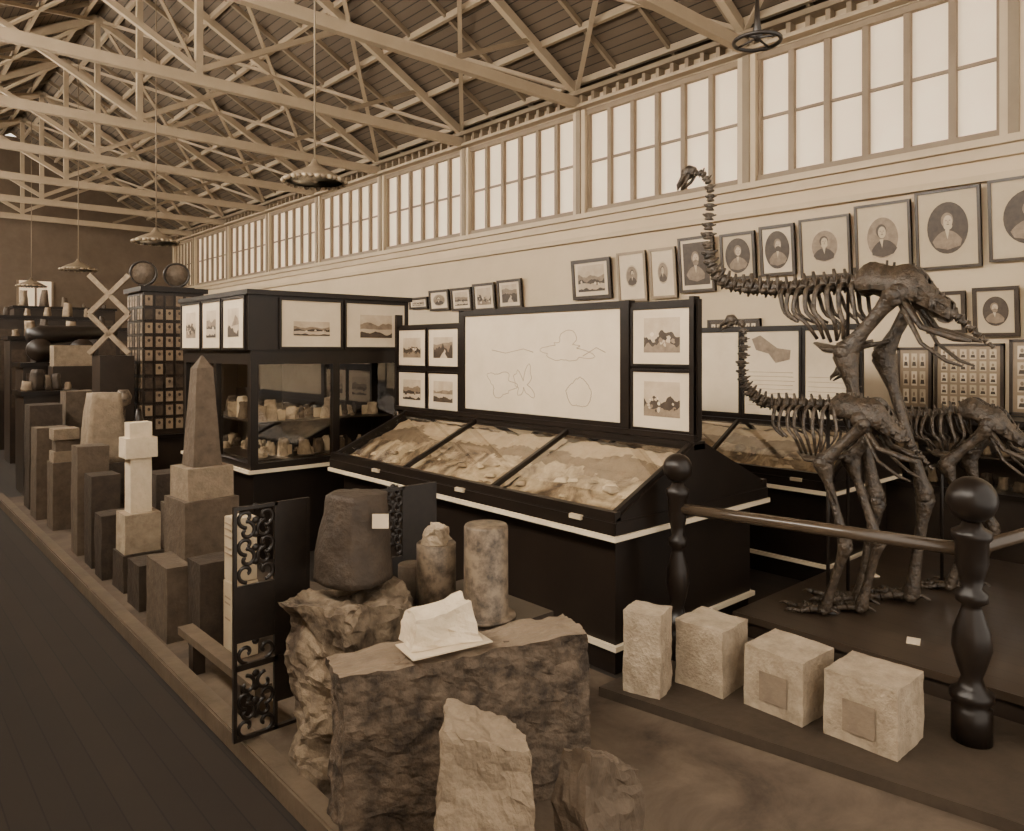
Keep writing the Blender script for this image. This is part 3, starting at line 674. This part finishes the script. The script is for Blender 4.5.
# ------------------------------------------------------------------ moa skeletons
def smooth_path(pts,step):
    P=[Vector(p) for p in pts]; out=[]
    for i in range(len(P)-1):
        p0=P[max(i-1,0)];p1=P[i];p2=P[i+1];p3=P[min(i+2,len(P)-1)]
        n=max(2,int((p2-p1).length/.01))
        for j in range(n):
            t=j/n
            out.append(.5*((2*p1)+(-p0+p2)*t+(2*p0-5*p1+4*p2-p3)*t*t+(-p0+3*p1-3*p2+p3)*t**3))
    out.append(P[-1]); res=[out[0]];acc=0
    for a,c in zip(out,out[1:]):
        acc+=(c-a).length
        if acc>=step: res.append(c); acc=0
    return res
def moa(name,X,neck,pelvis,legs,k,floor=.25,beak=None,rod=None,hk=1.0):
    b=B(name); m='bone'
    V=lambda y,z,x=0: Vector((X+x,y,z))
    sp=smooth_path([V(*p) for p in neck],.064*k)
    N=len(sp)
    for i in range(N):
        p=sp[i]; d=(sp[min(i+1,N-1)]-sp[max(i-1,0)]).normalized()
        s=k*(.023+.024*min(1,i/(N*.6)))*R.uniform(.9,1.1)
        side=Vector((1,0,0)); up=side.cross(d).normalized()
        if up.z<0 and abs(d.y)>.5: up=-up
        if abs(d.y)<=.5: up=Vector((0,-1,0))-d*(-d.y); up.normalize()
        a=p-d*.026*k; c=p+d*.026*k
        b.tube([a,a+d*.008,p,c-d*.008,c],[s*.9,s*1.2,s*.6,s*1.2,s*.9],m,8)
        b.tube([p,p+up*s*1.9-d*s*.3],[s*.6,s*.28],m,5,.6)
        for q in (-1,1): b.tube([p-up*s*.2,p+side*q*s*1.7-up*s*.6-d*s*.4],[s*.6,s*.25],m,5)
        b.tube([p,p-up*s*1.4-d*s*.4],[s*.45,s*.2],m,5,.6)
    p=sp[0]
    bd=Vector((0,math.cos(beak),math.sin(beak))); upv=Vector((0,-bd.z,bd.y))
    if upv.z<0: upv=-upv
    S=k*hk
    b.tube([p-bd*.02*S+upv*.02*S,p+bd*.02*S+upv*.04*S,p+bd*.07*S+upv*.045*S,p+bd*.10*S+upv*.03*S,p+bd*.14*S+upv*.022*S,p+bd*.19*S+upv*.008*S,p+bd*.22*S-upv*.03*S],
           [.026*S,.056*S,.060*S,.042*S,.030*S,.022*S,.004*S],m,10)
    for q in (-1,1):
        b.tube([p+bd*.03*S+Vector((q*.045*S,0,0)),p+bd*.09*S-upv*.03*S+Vector((q*.035*S,0,0)),p+bd*.18*S-upv*.045*S+Vector((q*.006*S,0,0))],[.013*S,.014*S,.010*S],m,6)
    pv0=V(*pelvis[0]); 
    back=[q for q in sp if q.y>pv0.y-.06 and q.y<pv0.y+.52*k and abs(q.z-pv0.z)<.3*k]
    back=back[-9:]
    ster=V(pelvis[0][0]+.14*k,pelvis[0][1]-.40*k)
    for i,q in enumerate(back):
        f=i/max(1,len(back)-1)
        for sd in (-1,1):
            e=ster+Vector((sd*.12*k,(.14-.26*f)*k,.03*k))
            w=(.14+.06*math.sin(f*3))*k
            jit=R.uniform(-.03,.03)*k
            full=.2<f<.95
            pts=[q,q+Vector((sd*w*.75,-.01,-.03*k)),q+Vector((sd*w,-.03*k+jit,-.17*k)),(q+e)/2+Vector((sd*w*.8,-.05*k+jit,-.06*k))]+([e] if full else [])
            pt=smooth_path(pts,.035*k); b.tube(pt,[.019*k*(1-.45*j/len(pt)) for j in range(len(pt))],m,6,.5)
    b.tube([ster+Vector((0,.15*k,.03*k)),ster+Vector((0,.05*k,-.01*k)),ster+Vector((0,-.08*k,-.02*k)),ster+Vector((0,-.18*k,.02*k))],[.04*k,.13*k,.12*k,.05*k],m,12,.22)
    for sd in(-1,1): b.tube([ster+Vector((sd*.07*k,-.1*k,0)),ster+Vector((sd*.12*k,-.26*k,.04*k))],[.022*k,.010*k],m,6)
    pp=[V(*q) for q in pelvis]
    pth=smooth_path(pp,.035*k); n=len(pth)
    rad=[k*(.055+.085*math.sin(math.pi*min(1,(i/(n-1))*.8+.15))) for i in range(n)]
    b.tube([q+Vector((0,0,-.02*k)) for q in pth],[r*.6*(1+.18*math.sin(i*2.1)) for i,r in enumerate(rad)],m,9)
    for i in range(0,n): 
        q=pth[i]; r=rad[i]
        b.tube([q,q+Vector((0,-.01,r*(.85+.35*noise.noise(Vector((i*.7,X,0))))))],[.018*k,.012*k],m,5,.6)
        for sd in (-1,1):
            if i%2==0: b.tube([q+Vector((0,0,-.01)),q+Vector((sd*r*1.05,-.01,-r*.25))],[.015*k,.013*k],m,5)
    for sd in (-1,1):
        top=[q+Vector((sd*rad[i]*.45,0,rad[i]*(.85+.2*math.sin(i*.9)))) for i,q in enumerate(pth)]
        low=[q+Vector((sd*rad[i]*1.15,0,-rad[i]*.45)) for i,q in enumerate(pth)]
        h0=int(n*.62); vs=[];fs=[]
        for i in range(n):
            t,l=top[i],low[i]; mid=(t+l)/2+Vector((sd*.012*k,0,.012*k))
            for q in (t,mid,l): vs.append(q)
            for q in (l,mid,t): vs.append(q-Vector((sd*.02*k,0,.004*k)))
        for i in range(n-1):
            for j in range(6):
                if i>h0 and j in (1,4) and i%3!=0: continue
                fs.append((i*6+j,i*6+(j+1)%6,(i+1)*6+(j+1)%6,(i+1)*6+j))
        b.add(vs,fs,m,True)
        q0=pth[int(n*.45)]; qe=pth[-1]; dz=qe-q0
        hipc=q0+Vector((sd*.12*k,0,-.06*k)); b.ell(tuple(hipc),(.06*k,.07*k,.065*k),m,10,6)
        b.tube([hipc,q0+dz*.5+Vector((sd*.12*k,-.0*k,-.17*k)),qe+Vector((sd*.10*k,-.04*k,-.14*k)),qe+Vector((sd*.09*k,-.12*k,-.16*k))],[.04*k,.028*k,.038*k,.014*k],m,7,.6)
        b.tube([hipc+Vector((0,0,-.03*k)),q0+dz*.5+Vector((sd*.13*k,.0,-.26*k)),qe+Vector((sd*.11*k,.0,-.27*k)),qe+Vector((sd*.10*k,-.08*k,-.30*k))],[.028*k,.016*k,.017*k,.009*k],m,7,.7)
    q=pth[-1]; d=(pth[-1]-pth[-3]).normalized()
    for j in range(6):
        c=q+d*.045*k*(j+.5)+Vector((0,0,-.006*j)); r=.028*k*(1-j*.11); b.tube([c-d*.018*k,c,c+d*.018*k],[r*1.1,r*.7,r*1.1],m,7); b.tube([c,c+Vector((0,0,.05*k*(1-j*.12)))],[r*.6,r*.3],m,5)
        b.tube([c-Vector((.045*k*(1-j*.1),0,0)),c+Vector((.045*k*(1-j*.1),0,0))],[r*.4,r*.4],m,5)
    for (x,hip,kn,an,ft) in legs:
        h=V(*hip,x);a=V(*kn,x*1.15);c=V(*an,x);f=V(ft[0],floor+.045*k,x*.95)
        def bone(p,q,r0,rm,r1):
            d=q-p
            b.tube([p-d*.02,p+d*.02,p+d*.10,p+d*.25,p+d*.6,p+d*.86,p+d*.96,q+d*.02],[r0*.7,r0,r0*.78,rm,rm*.92,r1*.72,r1,r1*.75],m,10)
            u=Vector((1,0,0))
            for e,r in ((p,r0),(q,r1)):
                for sg in (-1,1):
                    ee=e+u*sg*r*.55; b.ell((ee.x,ee.y,ee.z),(r*.55,r*.75,r*.6),m,8,6)
        b.ell((h.x-x*.25,h.y,h.z+.01),(.05*k,.05*k,.05*k),m,10,6)
        bone(h,a,.068*k,.042*k,.076*k); bone(a,c,.078*k,.034*k,.054*k); bone(c,f,.058*k,.034*k,.056*k)
        b.tube([a+Vector((x*.2,0,-.02)),a+(c-a)*.5+Vector((x*.22,-.03*k,0))],[.018*k,.006*k],m,6)
        for ang_,L in ((-.5,.26),(0,.34),(.5,.25)):
            dr=Vector((math.sin(ang_),math.cos(ang_),0)); prev=f+dr*.03*k
            nj=4
            for j in range(nj):
                l=L*k/nj*(1.15-.1*j); nx=prev+dr*l; nx.z=floor+.022*k+(.02*k if j==0 else 0)
                r=(.028-.004*j)*k
                if j<nj-1: b.tube([prev,prev+(nx-prev)*.15,prev+(nx-prev)*.5,prev+(nx-prev)*.85,nx],[r*.8,r*1.1,r*.7,r*1.05,r*.7],m,7)
                else: b.tube([prev,prev+(nx-prev)*.5+Vector((0,0,.006)),nx-Vector((0,0,.012*k))],[r*1.1,r*.8,.003],m,7)
                prev=nx
        dr=Vector((0,-1,0)); b.tube([f+dr*.03*k+Vector((0,0,.03)),f+dr*.11*k],[.016*k,.006*k],m,6)
    if rod:
        b.tube([V(rod[0],floor),V(rod[0],rod[1])],.014,'iron',8); b.lathe([(.09,0),(.09,.012),(.03,.03)],(X,rod[0],floor),'iron',16)
    return b.done()
moa('giant_moa_skeleton',5.9,
    [(4.03,3.86),(3.93,3.82),(3.86,3.66),(3.88,3.35),(3.88,3.10),(3.80,2.90),(3.66,2.80),(3.45,2.755),(3.09,2.72),(2.74,2.73),(2.5,2.74),(2.36,2.76)],
    [(2.5,2.72),(2.25,2.72),(2.05,2.62),(1.85,2.46)],
    [(-.2,(2.18,2.60),(2.52,2.18),(2.30,1.08),(2.42,0)),(.2,(2.18,2.60),(2.42,2.16),(2.10,1.08),(2.20,0))],1.25,beak=-.5,rod=(2.6,2.7),hk=.85)
moa('moa_skeleton',5.45,
    [(3.33,2.43),(3.26,2.40),(3.25,2.20),(3.27,2.05),(3.22,1.90),(3.1,1.80),(2.95,1.775),(2.7,1.785),(2.52,1.79),(2.40,1.79)],
    [(2.5,1.77),(2.30,1.77),(2.14,1.70),(2.0,1.58)],
    [(-.13,(2.22,1.68),(2.52,1.38),(2.36,.80),(2.52,0)),(.13,(2.22,1.68),(2.45,1.38),(2.24,.80),(2.36,0))],.95,beak=-.2,rod=(2.55,1.75),hk=.75)
moa('moa_skeleton',6.75,
    [(3.0,2.0),(2.93,1.98),(2.9,1.85),(2.88,1.72),(2.75,1.65),(2.5,1.64),(2.3,1.66),(2.1,1.70),(2.0,1.71)],
    [(2.05,1.71),(1.9,1.70),(1.75,1.60),(1.6,1.48)],
    [(-.13,(1.84,1.58),(2.12,1.28),(1.96,.76),(2.1,0)),(.13,(1.84,1.58),(2.05,1.28),(1.86,.76),(1.98,0))],.9,beak=-.4,rod=(2.2,1.65),hk=.8)

# ------------------------------------------------------------------ far left furniture
b=B('tall_print_cabinet')
x0,x1,y0,y1=3.15,4.0,11.5,12.3
b.box(x0,x1,y0,y1,0,3.05,'dark'); b.box(x0-.05,x1+.05,y0-.05,y1+.05,3.05,3.12,'black'); b.box(x0-.04,x1+.04,y0-.04,y1+.04,.9,.96,'black')
for (T,L) in ((plane_T((x0,y1,0),(0,-1,0),(0,0,1)),y1-y0),(plane_T((x0,y0,0),(1,0,0),(0,0,1)),x1-x0)):
    for i in range(6):
        for j in range(10):
            a=L*(i+.07)/6; c=L*(i+.93)/6; z=1.03+j*.2
            b.box(a,c,z,z+.18,0,.010,'dark',T); b.box(a+.012,c-.012,z+.015,z+.165,.010,.013,R.choice(['framel','p_mid','p_dark','p_mid']),T)
            b.poly(ellpts((a+c)/2,z+.11,.02,.025,.0145,8),'p_dark',T)
b.done()
b=B('round_pans_on_shelf')
for i,(x,y) in enumerate(((3.25,11.85),(3.72,11.85))):
    T=Matrix.Translation((x,y,3.34))@Matrix.Rotation(math.radians(-25),4,'Z')@Matrix.Rotation(math.pi/2,4,'X')
    b.lathe([(.17,-.05),(.19,-.04),(.19,.05),(.175,.06),(.165,.03)],(0,0,0),'dark',20,T)
    b.lathe([(.16,.028),(.16,.034)],(0,0,0),'brown',20,T)
b.box(3.2,3.9,11.6,12.0,3.121,3.145,'dark'); b.done()
b=B('cross_braced_stand')
for (p,q) in (((2.55,11.95,2.15),(3.0,11.65,2.72)),((3.0,11.65,2.15),(2.55,11.95,2.72)),((2.55,11.95,2.72),(3.0,11.65,3.28)),((3.0,11.65,2.72),(2.55,11.95,3.28))):
    b.beam(p,q,.05,.07,'sand')
b.box(2.6,3.04,11.55,12.0,0,2.12,'dark'); b.done()
b=B('dark_display_cabinet')
b.box(2.2,3.9,15.0,15.8,0,1.9,'dark'); b.box(2.15,3.95,14.95,15.85,1.9,1.98,'black')
for i in range(5): b.box(2.25+.33*i,2.5+.33*i,14.98,15.0,.9,1.8,'p_dark')
b.done()
b=B('cannon_on_carriage')
b.tube([(2.3,15.2,2.45),(2.5,15.25,2.46),(3.1,15.35,2.5),(3.75,15.5,2.55)],[.12,.17,.14,.10],'iron',16)
b.box(2.4,3.3,15.1,15.6,1.985,2.3,'dark')
for x in (2.45,3.1): b.lathe([(.2,-.05),(.2,.05)],(0,0,0),'dark',18,Matrix.Translation((x,15.05,2.2))@Matrix.Rotation(math.pi/2,4,'X'))
b.done()
b=B('model_house_box'); b.box(2.5,3.1,14.2,14.6,0,1.93,'dark'); b.box(2.52,3.08,14.22,14.58,1.93,2.28,'sand'); b.done()
for (x,y,z,w) in ((2.3,13.6,1.5,.7),(2.9,17.5,2.4,1.2),(4.6,17.5,2.6,1.6),(3.4,20,2.9,2),(4.4,23.5,3.3,2.4)):
    b=B('display_cabinet'); b.box(x-w/2,x+w/2,y-.35,y+.35,0,z,'dark'); b.box(x-w/2-.04,x+w/2+.04,y-.39,y+.39,z,z+.07,'black')
    for i in range(4): b.box(x-w/2+w*(i+.1)/4,x-w/2+w*(i+.9)/4,y-.362,y-.35,z*.45,z*.92,'p_dark')
    for i in range(5):
        s_=R.uniform(.08,.2); b.rock((x-w/2+w*(i+.5)/5,y-.1,z+.071),(s_,s_,s_*R.uniform(1,2.4)),R.choice(['sand','brown','dstone']),.03,3,.3,R.random(),seed=i+x,rnd=.5)
    b.done()
b=B('window_99'); b.box(4.1,5.1,YE-.04,YE-.005,3.4,4.5,'pane'); 
for x in (4.1,4.6,5.08): b.box(x-.03,x+.03,YE-.07,YE-.041,3.4,4.5,'mull')
b.done()
b=B('laboratory_stand')
b.box(2.5,2.95,10.4,10.9,YZ,1.1,'dark')
b.lathe([(.1,0),(.1,.02),(.02,.05),(.02,.35),(.08,.4),(.1,.5),(.06,.58)],(2.65,10.55,1.1),'marble',16)
b.lathe([(.07,0),(.09,.1),(.05,.2),(.03,.32)],(2.85,10.6,1.1),'dark',16); b.done()

# ------------------------------------------------------------------ light
w=bpy.data.worlds.new('World'); scene.world=w; w.use_nodes=True
bg=w.node_tree.nodes['Background']; bg.inputs[0].default_value=(1,.90,.77,1); bg.inputs[1].default_value=2.3
# ------------------------------------------------------------------ camera
cam=bpy.data.cameras.new('camera'); co=bpy.data.objects.new('camera',cam); scene.collection.objects.link(co)
co.location=(0,0,2.2); co.rotation_euler=(math.pi/2,0,-math.atan2(.6665,.7455))
cam.sensor_width=36; cam.lens=36*740/1024; cam.shift_y=-(415.5-350)/1024; cam.clip_start=.05
scene.camera=co
